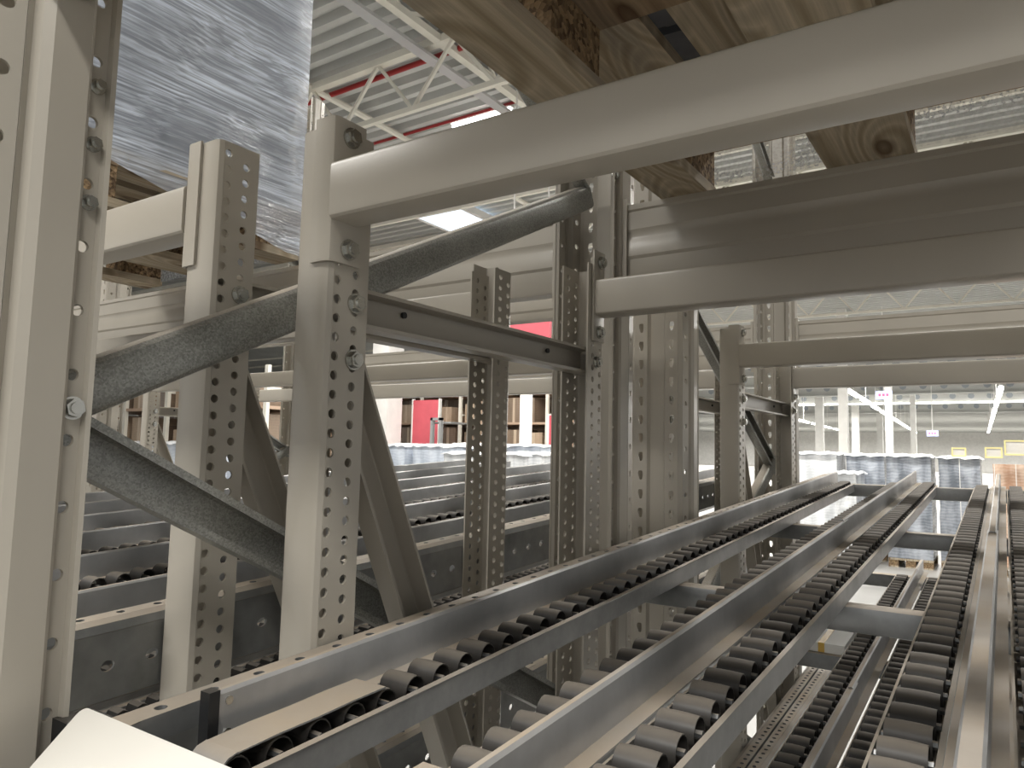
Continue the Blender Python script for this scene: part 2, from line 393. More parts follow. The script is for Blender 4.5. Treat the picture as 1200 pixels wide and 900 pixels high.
# ------------------------------------------------------------------ main pallet rack frames
UC = -1.165
def keyhole(sg): # slanted slot, narrower at the foot; 16 points
    return [(.011, 0), (.011, .006), (.010, .013), (.008, .018), (0.002, .018), (-.006, .018), (-.009, .013), (-.010, .006),
            (-.009, 0), (-.006, -.008), (-.004, -.015), (-.003, -.019), (.001, -.019), (.006, -.019), (.008, -.014), (.010, -.007)]
def upright(parent, yfront, sgn, z0=-H, z1=3.4, cx=UC):
    """cold-rolled upright; its slotted face looks along -y (sgn=1) or +y (sgn=-1)"""
    half = [(.030, .013), (.038, .001), (.092, 0), (.105, .008), (.112, .055), (.105, .066), (.118, .074), (.124, .085), (.121, .132), (.116, .137), (.101, .139), (.100, .168), (.110, .171), (.111, .176)]
    pts = [(-a, b * sgn) for a, b in half[::-1]] + [(a, b * sgn) for a, b in half]
    n = len(half); hol = {}
    kh = keyhole(1); khm = [(-a, t) for a, t in kh]; khm = [khm[(8 - k) % 16] for k in range(16)]
    ln = .054
    hol[n + 1] = [(ln * .52, .075, .02, khm)]; hol[n - 3] = [(ln * .48, .075, .02, kh)]
    rh = circ(.0105, 16)
    hol[n + 3] = [(.024, .09, .03, rh)]; hol[n - 5] = [(.024, .09, .03, rh)]
    hol[n + 10] = [(.012, .09, .005, circ(.0085, 16))]; hol[n - 12] = [(.017, .09, .005, circ(.0085, 16))]
    s = MB(); s.sheet(pts, (cx, yfront, 0), X, Y, Z, z0 + .012, z1, hol)
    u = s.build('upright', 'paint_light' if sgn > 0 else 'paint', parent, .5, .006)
    fp = MB().box((cx - .15, yfront + sgn * .08 - .12, z0), (cx + .15, yfront + sgn * .08 + .12, z0 + .012)); fp.build('foot_plate', 'paint', u)
    return u
def channel_between(parent, name, p0, p1, x, width, depth, mat, openside=1, lip=.012, solid=.005):
    """C channel lying in the plane x=const from (y,z) p0 to p1, open towards +x (1) or -x (-1)"""
    d = Vector((0, p1[0] - p0[0], p1[1] - p0[1])); L = d.length; d.normalize(); v = Vector((0, -d.z, d.y))
    h = width / 2; o = openside; r = .008
    r = .016 if 'galv' in mat else r
    pts = [(depth * o, h - lip), (depth * o, h), (r * o, h), (r * .5 * o, h - r * .13), (r * .13 * o, h - r * .5), (0, h - r), (0, -h + r), (r * .13 * o, -h + r * .5), (r * .5 * o, -h + r * .13), (r * o, -h), (depth * o, -h), (depth * o, -h + lip)]
    s = MB(); s.sheet(pts, (x, p0[0], p0[1]), X, v, d, 0, L)
    return s.build(name, mat, parent, .5, solid)

def rack_frame(yA, yD, flip, label, cx=UC):
    t = empty('rack_frame', (cx, (yA + yD) / 2, -H), label, 'rack frame', 'painted upright frames of the pallet rack')
    upright(t, yA, 1, cx=cx); upright(t, yD, -1, cx=cx)
    y0, y1 = yA + .15, yD - .13
    if not flip:
        seg = [((y0, .044), (y1, .885), -1), ((y0, .034), (y1, -.845), 1), ((y1, .93), (y0, 1.78), 1), ((y1, -.92), (y0, -1.78), -1), ((y0, 1.82), (y1, 2.7), -1)]
    else:
        seg = [((y0, .80), (y1, -.06), 1), ((y1, -.02), (y0, -.90), -1), ((y0, .84), (y1, 1.7), -1), ((y0, -.94), (y1, -1.8), 1), ((y1, 1.74), (y0, 2.6), 1)]
    for a, c, o in seg:
        channel_between(t, 'diagonal_brace', a, c, cx + (.005 if o < 0 else -.04), .078, .045, 'galv_spangle', o)
    if not flip:
        for z, r_ in ((.046, .013), (.335, .009), (.42, .009), (.505, .009)):
            bolt(t, (cx + .102, yA + .154, z), X, r_)
        bolt(t, (cx + .102, yD - .16, .93), X, .012)
    return t
YA, YD, DY = .345, 2.32, 2.43
fr1 = rack_frame(YA, YD, False, 'tall beige upright frame filling the left edge, with galvanised diagonal braces')
fr2 = rack_frame(YA + DY, YD + DY, True, 'beige upright frame behind the roller bed end, slotted face forward in mid picture')

# ------------------------------------------------------------------ flow rack frames (perforated posts)
def post(parent, x0, x1, yf, sgn, z0, z1, n=16, mat='paint_light'):
    """channel post, web at yf; flanges run sgn*y with two staggered columns of round holes"""
    r = .012; D = .098
    pts = [(x0, sgn * D), (x0, sgn * r), (x0 + r * .3, sgn * r * .3), (x0 + r, 0), (x1 - r, 0), (x1 - r * .3, sgn * r * .3), (x1, sgn * r), (x1, sgn * D)]
    h = circ(.0085, n); P_ = .0347
    hol = {0: [(D - .022, P_, .004, h), (D - .066, P_, .004 + P_ / 2, h)], 6: [(.022 - r, P_, .004, h), (.066 - r, P_, .004 + P_ / 2, h)]}
    s = MB(); s.sheet(pts, (0, yf, 0), X, Y, Z, z0 + .01, z1, hol)
    p = s.build('post', mat, parent, .5, .005)
    MB().box((x0 - .03, yf + min(0, sgn * D) - .02, z0), (x1 + .03, yf + max(0, sgn * D) + .02, z0 + .01)).build('foot_plate', 'paint', p)
    return p
def flow_frame(x0, x1, yf, yr, zt, label, zr=None, n=16):
    t = empty('flow_frame', ((x0 + x1) / 2, (yf + yr) / 2, -H), label, 'rack frame', 'perforated frames carrying the roller beds')
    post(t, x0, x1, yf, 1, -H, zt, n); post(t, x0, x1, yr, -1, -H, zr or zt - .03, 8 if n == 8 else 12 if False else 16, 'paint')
    xm = (x0 + x1) / 2
    hb = channel_between(t, 'horizontal_brace', (yf + .012, .268 + zt - .588), (yr - .012, .274 + zt - .588), xm - .028, .072, .05, 'paint', 1, .006)
    for yy in (.25, .8): MB().tube((xm - .022, yf + (yr - yf) * yy, .285 + zt - .588), (xm - .016, yf + (yr - yf) * yy, .285 + zt - .588), .007, 10).build('hole_shade_disc', 'dark_plastic', hb)  # black discs paint the shade of open holes
    channel_between(t, 'diagonal_brace', (yf + .06, .18), (yr - .05, -1.9), xm - .024, .085, .048, 'paint', 1, .004)
    channel_between(t, 'horizontal_brace', (yf + .012, -2.0), (yr - .012, -2.0), xm - .028, .072, .05, 'paint', 1, .006)
    bolt(t, (x1 + .003, yf + .066, .267 + zt - .588)); bolt(t, (x1 + .003, yf + .066, .162 + zt - .588))
    bolt(t, (x1 + .003, yr - .045, .27 + zt - .588))
    return t
ffC = flow_frame(-1.082, -.998, .885, 1.965, .588, 'perforated beige post frame holding the big front beam, with slanting leg')
ffB = flow_frame(-1.440, -1.347, .885, 1.985, .640, 'perforated beige post frame left of the front one, under the wrapped load', .59)
ffC2 = flow_frame(-1.082, -.998, .885 + DY, 1.965 + DY, .588, 'farther perforated post frame, standing right of the wide slotted upright', None, 8)
ffB2 = flow_frame(-1.440, -1.347, .885 + DY, 1.985 + DY, .600, 'farther perforated post frame mostly hidden behind the wide slotted upright', .57, 8)
# row of frames one bay further left, seen through the gaps
for src, lab in ((fr1, 'upright frame one bay to the left, glimpsed under the diagonal brace'), (fr2, 'rear upright frame one bay to the left, far behind the perforated posts'),
                 (ffC, 'perforated post frame one bay left, with braces, glimpsed past the left posts'), (ffC2, 'rear perforated post frame one bay left, among far beams')):
    c = copy_tree(src, None, (-4.45 - (.0 if src in (fr1, fr2) else .36), 0, 0)); c['label'] = lab

# ------------------------------------------------------------------ beams
def flow_beam(xa, xb, y, zb, zt, end, label, front=True):
    """welded box beam along x with an angle connector at its inner end"""
    t = empty('flow_beam', ((xa + xb) / 2, y, zb), label, 'beam', 'box beams bolted across the flow rack frames')
    d = .075; c = y + (d / 2 - .012 if front else -d / 2 + .012)
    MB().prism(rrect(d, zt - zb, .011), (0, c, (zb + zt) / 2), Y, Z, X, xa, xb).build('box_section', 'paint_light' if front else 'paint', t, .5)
    xe = xa if end == 'l' else xb; sg = 1 if end == 'l' else -1
    s = MB(); k = -1 if front else 1; yo = y + k * .006
    pts = [(xe - sg * .048, yo), (xe - sg * .010, yo), (xe - sg * .003, yo - k * .003), (xe, yo - k * .010), (xe, yo - k * .075)]
    s.sheet(pts, (0, 0, 0), X, Y, Z, zb - .075, zt + .088)
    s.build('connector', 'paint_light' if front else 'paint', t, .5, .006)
    if end == 'l':
        bolt(t, (xe + .004, y - k * .030, zt + .055)); bolt(t, (xe + .004, y - k * .035, zb - .048))
    w_ = MB()
    for z in range(6): w_.tube((xe + sg * .001, yo - k * .012, zb + .012 + z * (zt - zb - .024) / 6), (xe + sg * .001, yo - k * .012, zb + .012 + (z + 1) * (zt - zb - .024) / 6), .005 + .0012 * (z % 2), 6)
    w_.build('weld_bead', 'paint_light' if front else 'paint', t, 1.0)
    return t
XR = 3.2; XL = -5.75
flow_beam(-.990, XR, .885, .408, .514, 'l', 'thick beige box beam crossing the top of the picture from the front post')
flow_beam(-.990, XR, 1.955, .405, .512, 'l', 'beige box beam bolted to the rear perforated post, below the stepped beam', False)
flow_beam(-.990, XR, .885 + DY, .405, .512, 'l', 'beige box beam on the farther post, crossing right in mid distance')
flow_beam(-.990, XR, 1.955 + DY, .395, .512, 'l', 'farthest box beam, just under the mid-distance one at right', False)
flow_beam(XL, -1.448, .885, .450, .556, 'r', 'short looking beige box beam between left upright and left perforated post')
flow_beam(XL, -1.448, 1.975, .43, .53, 'r', 'rear box beam of the left bay behind the perforated posts', False)
flow_beam(XL, -1.448, .885 + DY, .42, .52, 'r', 'mid-distance box beam of the left bay seen between the posts')
flow_beam(XL, -1.448, 1.975 + DY, .41, .52, 'r', 'farthest box beam of the left bay seen between the posts', False)

def pallet_beam(xa, xb, y, zt, label, front):
    """tall pallet beam with a stepped, grooved face; connectors with hooks at both ends"""
    t = empty('pallet_beam', ((xa + xb) / 2, y, zt - .27), label, 'beam', 'tall stepped beams carrying the pallets')
    g = .006; hb = .22 if front else .27
    pr = [(0, 0), (0, -.018), (g, -.024), (g * .4, -.085), (g * 1.3, -.095), (g * 1.3, -.115), (g * .4, -.125), (.0, -.175), (g, -.185), (g, -.262), (g + .004, -.27), (.072, -.27), (.076, -.262), (.076, -.006), (.07, 0)]
    pr = [(a, b if b > -.25 else b + .27 - hb) for a, b in pr]
    MB().prism(pr, (0, y, zt), Y, Z, X, xa, xb).build('stepped_section', 'paint', t, .5)
    for xe, sg in ((xa, 1), (xb, -1)):
        c = MB().sheet([(xe + sg * .012, y - .006), (xe, y - .006), (xe - sg * .004, y - .002), (xe - sg * .004, y + .085)], (0, 0, 0), X, Y, Z, zt - hb - (-.02 if front else .03), zt + .02)
        cn = c.build('connector', 'paint_light', t, .5, .006)
        MB().box((xe - sg * .004 - (.02 if sg > 0 else 0), y + .02, zt - hb + .02), (xe - sg * .004 + (.02 if sg < 0 else 0), y + .05, zt - hb + .03)).build('lock_pin', 'zinc_bolt', cn)
    return t
ZP = .83
CXL = UC - 4.45
pallet_beam(-1.035, XR, 2.19, ZP, 'wide stepped beige pallet beam under the wooden pallet at upper right', False)
pallet_beam(CXL + .135, -1.295, 2.19, ZP, 'wide stepped pallet beam of the left bay behind the perforated posts', False)
pallet_beam(-1.035, XR, .40, ZP, 'front pallet beam above the picture top, carrying the pallet front', True)
pallet_beam(CXL + .135, -1.295, .40, ZP, 'front pallet beam of the left bay carrying the wrapped load', True)
pallet_beam(-1.035, XR, 2.19 + DY, ZP, 'far stepped pallet beam at right, above the mid-distance box beam', False)
pallet_beam(CXL + .135, -1.295, 2.19 + DY, ZP, 'far stepped pallet beam of the left bay seen between the posts', False)
pallet_beam(-1.035, XR, .40 + DY, ZP, 'hidden stepped pallet beam just behind the near wide one', True)
pallet_beam(CXL + .135, -1.295, .40 + DY, ZP, 'second stepped pallet beam of the left bay, behind the near one', True)

# ------------------------------------------------------------------ gravity roller beds
def lane_sheet(name, pts, parent, mat, y0, y1, holes=None, solid=.005, smooth=.5):
    s = MB(); s.sheet(pts, (0, 0, 0), X, Z, LD, y0, y1, holes); return s.build(name, mat, parent, smooth, solid)
def side_rail(x, sgn, dw, label, y0=.53, y1=5.05, hol=True, tp=.078):
    """deep galvanised side rail; web at x, flanges towards sgn*x"""
    a = .062; r = .02; top = -.388 + dw; bot = -.555 + dw
    pts = [(x + sgn * a, top - .03), (x + sgn * a, top), (x + sgn * r, top), (x + sgn * r * .3, top - r * .3), (x, top - r), (x, bot + r), (x + sgn * r, bot), (x + sgn * a, bot)]
    hs = circ(.0085, 16); slot = [(a_ * 1.0, t_) for a_, t_ in circ(.0105, 16, 1.25)]
    s = lane_sheet('side_rail', pts, None, 'galv_rail', y0, y1, {1: [(a - r - .022, tp, .02, hs)], 4: [(.063, .088, .03, slot)]} if hol else None, .006)
    tag(s, label, 'rail', 'perforated side rails of the roller beds'); return s
side_rail(-.992, 1, 0, 'dusty perforated rail running back beside the nearest guide')
side_rail(-1.447, -1, 0, 'dark galvanised perforated rail of the left bay behind the left posts')
side_rail(-.992, 1, -.53, 'perforated rail of the second bed, beneath the nearest one')
side_rail(-1.447, -1, -.53, 'perforated left bay rail one level lower, glimpsed below the nearest guide')
side_rail(-.992, 1, -1.06, 'lowest perforated rail, at bottom right under the roller beds', tp=.045)
side_rail(-.858, -1, -1.06, 'inner twin of the lowest perforated rail at bottom right', tp=.045)

# roller mesh shared by all
def roller_mesh(width, r=.0238, n=16):
    b = MB(); h = width / 2; ri = r - .0028
    prof = [(-h, ri), (-h, r - .001), (-h * .35, r), (h * .35, r), (h, r - .001), (h, ri), (-h, ri)]
    v = []; f = []; mi = []
    for k in range(n):
        t = 2 * math.pi * k / n
        for x, rr in prof[:-1]: v.append((x * S, rr * math.cos(t) * S, rr * math.sin(t) * S))
    q = len(prof) - 1
    for k in range(n):
        j = (k + 1) % n
        for i in range(q):
            i2 = (i + 1) % q; f.append((k * q + i, k * q + i2, j * q + i2, j * q + i)); mi.append(0)
    base = len(v); e = h + .005
    for x in (-e, e):
        for k in range(6): t = 2 * math.pi * k / 6; v.append((x * S, .0055 * S * math.cos(t), .0055 * S * math.sin(t)))
    for k in range(6): j = (k + 1) % 6; f.append((base + k, base + j, base + 6 + j, base + 6 + k)); mi.append(1)
    f.append(tuple(base + k for k in range(5, -1, -1))); f.append(tuple(base + 6 + k for k in range(6))); mi += [1, 1]
    me = bpy.data.meshes.new('roller'); me.from_pydata(v, [], f); me.update()
    me.materials.append(M['roller']); me.materials.append(M['galv_rail']); me.polygons.foreach_set('material_index', mi)
    me.polygons.foreach_set('use_smooth', [True] * len(f)); me.set_sharp_from_angle(angle=.7); return me
RM = roller_mesh(.057); WC = -.4355; RP = .066
def track(xl, xr, dw, label, tall,  y0=.52, y1=5.03, cover=0, individual=True, group='gravity roller tracks', rm=None):
    """channel with free rollers; tall = side ('l','r','lr') whose wall stands up beside the rollers"""
    t = empty('roller_track', ((xl + xr) / 2, y0, -.478 + dw + SL * y0), label, 'roller track', group)
    tl = -.430 if 'l' in tall else -.437; tr = -.430 if 'r' in tall else -.437
    pts = [(xl, tl + dw), (xl, -.478 + dw), (xr, -.478 + dw), (xr, tr + dw)]
    if 'r' in tall: pts += [(xr + .005, tr + dw - .003)]
    lane_sheet('channel', pts, t, 'galv', y0, y1, None, .004)
    xm = rm if rm else (xl + xr) / 2; o = t.location; y = y0 + .05; k = 0
    if individual:
        while y < y1 - .02:
            rb = bpy.data.objects.new('roller', RM); col.objects.link(rb); rb.parent = t
            rb.location = W(xm, y, WC + dw + SL * y) - o; rb.rotation_euler.x = (k * 1.3) % 6.28
            y += RP; k += 1
    else:
        b = MB()
        while y < y1 - .02:
            b.tube((xm - .031, y, WC + dw + SL * y), (xm + .031, y, WC + dw + SL * y), .024, 8); y += RP
        rb = b.build('rollers', 'roller', t, .7); rb['kind'] = 'stuff'
    if cover:
        pc = []
        for k in range(5): a = math.radians(200 - k * 27.5); pc.append((y0 + .05 + 0.0265 * math.cos(a), WC + .001 + .0265 * math.sin(a)))
        for k in range(cover + 1): pc.append((y0 + .05 + .0 + k * RP * .98, WC + .0268 + (.001 if k % 2 else 0)))
        s = MB()
        for (ya, za), (yb, zb) in zip(pc[:-1], pc[1:]):
            s.face([(xm - .033, ya, za + dw + SL * ya), (xm + .031, ya, za + dw + SL * ya), (xm + .031, yb, zb + dw + SL * yb), (xm - .033, yb, zb + dw + SL * yb)], True)
        s.build('cover_plate', 'galv', t, .6, .0025)
    return t
def guide(x, dw, label, sides, y0=.62, y1=5.08, joint=2.8, wd=.012, group='upright lane guides between the roller tracks', cap=True):
    t = empty('lane_guide', (x, y0, -.43 + dw + SL * y0), label, 'guide rail', group)
    h = wd / 2; ft = .034
    def prof(hh, top): 
        p = []
        p += [(x - ft, -.432 + dw), (x - hh, -.432 + dw)] if 'l' in sides else [(x - hh, -.436 + dw)]
        p += [(x - hh, top + dw - .004), (x - hh + .003, top + dw), (x + hh - .003, top + dw), (x + hh, top + dw - .004)]
        p += [(x + hh, -.432 + dw), (x + ft, -.432 + dw)] if 'r' in sides else [(x + hh, -.436 + dw)]
        return p
    lane_sheet('guide_section', prof(h, -.365), t, 'galv_guide', y0, joint if joint else y1, None, .003)
    if joint: lane_sheet('guide_section', prof(h * .72, -.360), t, 'galv_guide', joint - .08, y1, None, .003)
    if cap:
        MB().lanebox(x - h - .004, x + h + .004, y0 - .012, y0 + .004, -.446 + dw, -.361 + dw).build('end_cap', 'dark_plastic', t)
        sg = 1
        for wz in (-.378, -.42): MB().tube((x + h, y0 + .02, wz + dw + SL * y0), (x + h + .003, y0 + .02, wz + dw + SL * y0), .006, 10).build('rivet', 'zinc_bolt', t)
    return t
guide(-.890, 0, 'nearest upright guide, running from lower left beside the perforated rail', 'r', .625, 5.0, None)
guide(-.470, 0, 'second upright guide from the left, roller tracks on both its sides', 'lr', .60, 5.2, 2.8)
guide(-.042, 0, 'guide at the right edge seen almost end on', 'lr', .50, 5.15, 2.75, .026)
track(-.848, -.781, 0, 'nearest roller track, right of the nearest guide, first rollers under a plate', 'r', .545, 4.95, 4, rm=-.823)
track(-.588, -.515, 0, 'roller track along the left side of the second guide', '', .52, 4.95, 2)
track(-.432, -.347, 0, 'roller track along the right side of the second guide', 'r', .50, 5.08, 2, rm=-.388)
track(-.156, -.083, 0, 'roller track left of the guide at the right edge', 'lr', .50, 5.0, 2)
track(-.002, .076, 0, 'roller track at the very right edge of the picture', 'lr', .50, 5.0, 2)
guide(.386, 0, 'guide just beyond the right edge of the picture', 'lr', .5, 5.1, None)
# second level
guide(-.445, -.53, 'guide of the lower bed, seen through the gap left of the right track', 'lr', .5, 5.15, 2.75, .020)
track(-.565, -.488, -.53, 'lower roller track seen left of the lower guide', 'lr', .5, 4.95)
track(-.402, -.325, -.53, 'lower roller track seen right of the lower guide', 'lr', .5, 4.95)
guide(-.030, -.53, 'lower guide under the one at the right edge', 'lr', .5, 5.1, None)
track(-.145, -.070, -.53, 'lower roller track beneath the right edge guide, left one', 'lr', .5, 4.95)
track(.008, .083, -.53, 'lower roller track beneath the right edge guide, right one', 'lr', .5, 4.95)
# left bay
ords = ['first', 'second', 'third', 'fourth', 'fifth', 'sixth']
for i, gx in enumerate((-1.655, -2.09, -2.52, -2.96, -3.40, -3.85)):
    guide(gx, 0, ords[i] + ' upright guide of the left bay, counted from the dark perforated rail', 'lr', .6, 5.05, None, .012, 'upright lane guides in the left bay', False)
    if i: track(gx + .045, gx + .118, 0, 'left bay roller track in front of its %s guide from the perforated rail' % ords[i], '', .52, 4.9, 0, i < 4, 'roller tracks in the left bay')
    if i < 5: track(gx - .118, gx - .045, 0, 'left bay roller track behind its %s guide from the perforated rail' % ords[i], '', .52, 4.9, 0, i < 3, 'roller tracks in the left bay')
for i, gx in enumerate((-1.655, -2.09, -2.52, -2.96)):
    guide(gx, -.53, ords[i] + ' guide of the left bay lower bed, glimpsed through rail holes', 'lr', .6, 5.05, None, .012, 'guides of the lower left bed', False)
    for k, dx in enumerate((.082, -.082)):
        track(gx + dx - .037, gx + dx + .037, -.53, 'lower left bed roller track %s its %s guide' % (('before', 'behind')[k], ords[i]), '', .52, 4.9, 0, False, 'roller tracks of the lower left bed')
# cross beams under the beds
def cross_beam(xa, xb, y, wtop, label, hgt=.085, dep=.07, mat='galv_rail'):
    zc = wtop + SL * y
    b = MB().prism(rrect(dep, hgt, .008, 2), (0, y + dep / 2, zc - hgt / 2), Y, Z, X, xa, xb).build('cross_beam', mat, None, .5)
    tag(b, label, 'cross beam', 'galvanised cross beams under the roller beds')
for y, a, wt in ((.56, 0, -.481), (2.03, 1, -.481), (3.38, 2, -.481), (4.985, 3, -.437)):
    hg = .064 if a < 3 else .075
    cross_beam(-.985, XR, y, wt, ['front cross beam under the nearest roller track beginnings', 'wide grey cross beam seen between the tracks at lower right', 'cross beam in the middle distance under the tracks', 'dark end cross beam where the roller tracks stop'][a], hg)
    cross_beam(-.985, XR, y, wt - .53, ['lower bed front cross beam hidden at the bottom', 'lower bed cross beam below the wide grey one', 'dark lower cross beam in front of the white carton', 'lower bed end cross beam with a pale edge'][a], hg)
    cross_beam(XL, -1.455, y, wt - .53, ['left bay lower front cross beam', 'left bay lower second cross beam', 'left bay lower third cross beam', 'left bay lower end cross beam'][a] + ' below the dark rail', hg)
    cross_beam(XL, -1.455, y, wt, ['left bay front cross beam under its tracks', 'left bay second cross beam under its tracks', 'left bay third cross beam under its tracks', 'left bay end cross beam under its tracks'][a], hg)

# ------------------------------------------------------------------ label plate and carton near the beds
t = empty('label_plate', (-.975, .5, -.331), 'blank white label plate tilted at the bottom left corner', 'label plate')
dy, dz = -.72, -.69; K = Vector((-.975, .500, -.331)); Dv = Vector((0, dy, dz)).normalized(); Nv = Vector((0, dz, -dy)).normalized()
if Nv.z < 0: Nv = -Nv
pf = rrect(.56, .26, .012, 4)
MB().prism(pf, K + Vector((.28, 0, 0)) + Dv * .13, X, Dv, Nv, -.012, 0).build('plate', 'white_card', t, .4)
MB().prism(rrect(.42, .15, .008, 3), K + Vector((.30, 0, 0)) + Dv * .125, X, Dv, Nv, 0, .003).build('insert', 'white_card', t, .4)
MB().box((-.80, .47, -.50), (-.78, .57, -.44)).build('bracket', 'galv', t)

tag(MB().prism(rrect(.07, .10, .008, 2), (-1.035, .505, -.415), X, Z, Y, 0, .05).build('end_bracket', 'dark_plastic', None, .5), 'small dark bracket between the left edge upright and white plate', 'bracket')
c = empty('carton', (-.74, 3.42, -.80), 'flat white carton with a strip of yellow tape on the lower bed', 'carton')
MB().lanebox(-.925, -.585, 3.40, 4.0, -1.010, -.972).build('box', 'white_paint', c)
MB().lanebox(-.69, -.665, 3.399, 4.001, -1.0095, -.9705).build('tape', 'tape', c)

# ------------------------------------------------------------------ pallets
def pallet(x0, y0, z, label, lx=1.23, ly=1.85):
    t = empty('wooden_pallet', (x0 + lx / 2, y0 + ly / 2, z), label, 'pallet', 'wooden pallets on the rack')
    th = .034; bh = .12
    for xa, wd in ((0, .154), (lx / 2 - .1115, .223), (lx - .154, .154)):
        MB().box((x0 + xa, y0, z), (x0 + xa + wd, y0 + ly, z + th)).build('bottom_board', 'wood', t)
        for ya, yl in ((0, .223), (ly / 2 - .111, .223), (ly - .223, .223)):
            MB().box((x0 + xa + .004, y0 + ya + .003, z + th), (x0 + xa + wd - .004, y0 + ya + yl - .003, z + th + bh)).build('block', 'chipboard', t)
    for ya in (0, ly / 2 - .111, ly - .223):
        MB().box((x0, y0 + ya, z + th + bh), (x0 + lx, y0 + ya + .223, z + 2 * th + bh)).build('cross_board', 'wood_dark', t)
    for xa, wd in ((0, .223), (.29, .154), (lx / 2 - .1115, .223), (lx - .444, .154), (lx - .223, .223)):
        MB().box((x0 + xa, y0, z + 2 * th + bh), (x0 + xa + wd, y0 + ly, z + 3 * th + bh)).build('deck_board', 'wood', t)
    return z + 3 * th + bh
def film_shell(x0, x1, y0, y1, z0fun, z1, seed, n=26):
    rnd = random.Random(seed); s = MB(); ring = []
    per = []
    for k in range(n): per.append((x0 + (x1 - x0) * k / n, y0, 0))
    for k in range(n): per.append((x1, y0 + (y1 - y0) * k / n, 1))
    for k in range(n): per.append((x1 - (x1 - x0) * k / n, y1, 2))
    for k in range(n): per.append((x0, y1 - (y1 - y0) * k / n, 3))
    rows = 34; cx, cy = (x0 + x1) / 2, (y0 + y1) / 2; idx = []
    for r in range(rows + 1):
        line = []
        for k, (px, py, sd) in enumerate(per):
            zb = z0fun(px, py); z = zb + (z1 - zb) * r / rows
            am = .010 * math.sin(5.1 * z + py * 7 + seed) + .008 * math.sin(13 * z - py * 9) + rnd.uniform(-.004, .004)
            corner = min(k % n, n - k % n) == 0
            if corner: am = .004
            qx, qy = px, py
            if sd == 0: qy -= am
            elif sd == 1: qx += am
            elif sd == 2: qy += am
            else: qx -= am
            line.append(s.pt((qx, qy, z)))
        idx.append(line)
    m_ = len(per)
    for r in range(rows):
        for k in range(m_):
            j = (k + 1) % m_; s.f.append([idx[r][k], idx[r][j], idx[r + 1][j], idx[r + 1][k]]); s.mi.append(0)
    return s
def wrapped_load(x0, y0, zp, zt, label, skirt, seed, film='film', lx=1.23, ly=1.85):
    t = empty('wrapped_load', (x0 + lx / 2, y0 + ly / 2, zp), label, 'load', 'film wrapped loads on the rack')
    g = .03; nx, ny = 2, 3; tx, ty = (lx - 2 * g) / nx, (ly - 2 * g) / ny; z = zp; k = 0
    while z < zt - .2:
        for i in range(nx):
            for j in range(ny):
                a = (x0 + g + i * tx + .006, y0 + g + j * ty + .006, z); c = (x0 + g + (i + 1) * tx - .006, y0 + g + (j + 1) * ty - .006, z + .455)
                b = MB().box((a[0] + .012, a[1] + .012, a[2]), (c[0] - .012, c[1] - .012, c[2] - .05)); b.box((a[0], a[1], c[2] - .055), c)
                # ribs on the long and short sides
                for q in range(4):
                    yy = a[1] + (c[1] - a[1]) * (q + .5) / 4; b.box((c[0] - .012, yy - .02, a[2] + .02), (c[0] - .004, yy + .02, c[2] - .06))
                    xx = a[0] + (c[0] - a[0]) * (q + .5) / 4; b.box((xx - .02, a[1] + .004, a[2] + .02), (xx + .02, a[1] + .012, c[2] - .06))
                b.build('tote', 'tote_grey', t)
        z += .46; k += 1
    s = film_shell(x0 - .004, x0 + lx + .004, y0 - .004, y0 + ly + .004, skirt, z, seed); s.build('stretch_film', film, t, 1.2)
    return t
# left bay: pallet and film wrapped stack
ly0 = .28
zt = pallet(-3.83, ly0, ZP, 'wooden pallet under the wrapped load, behind the left perforated post')
wrapped_load(-3.83, ly0, zt, 3.3, 'tall stack of grey crates wrapped in shiny stretch film at upper left', lambda px, py: ZP + .02 + max(0, min(.16, (2.05 - py) * .19)), 3)
# right bay: pallet overhead
zt2 = pallet(-.905, .42, ZP, 'wooden pallet overhead seen from below across the top of the picture')
wrapped_load(-.905, .42, zt2, 2.0, 'wrapped load on the overhead pallet, its dark underside showing between boards', lambda px, py: ZP + .045, 5, 'film_clear')

# ------------------------------------------------------------------ hall behind
def column(x, y, w_, label):
    t = empty('building_column', (x, y, -H), label, 'column', 'white building columns')
    MB().box((x - w_ / 2, y - w_ / 2, -H), (x + w_ / 2, y + w_ / 2, RZ - .16)).build('shaft', 'white_paint', t)
    MB().box((x - w_ / 2 - .05, y - w_ / 2 - .05, -H), (x + w_ / 2 + .05, y + w_ / 2 + .05, -H + .06)).build('base_plate', 'white_paint', t)
    MB().box((x - w_ / 2 - .06, y - w_ / 2 - .06, RZ - .5), (x + w_ / 2 + .06, y + w_ / 2 + .06, RZ - .42)).build('head_plate', 'white_paint', t)
column(-20.0, 21, .85, 'white column just right of the front perforated post')
for i, (x, y) in enumerate(((-6.75, 40), (-6.45, 55), (-6.4, 70))): column(x, y, .42, ['nearest of the three white columns along the light line at right', 'second white column along the light line at right', 'third white column along the light line at right'][i])
for i, (x, y) in enumerate(((-13.0, 66), (-12.4, 80), (-12.0, 94))): column(x, y, .62, ['leftmost white column in the far row left of the light line', 'second white column in the far row left of the light line', 'third white column in the far row left of the light line'][i])
column(-18.1, 29, .42, 'white column behind the rear left perforated post')
column(-13.2, 20.5, .30, 'slim white column between the two rear perforated posts')
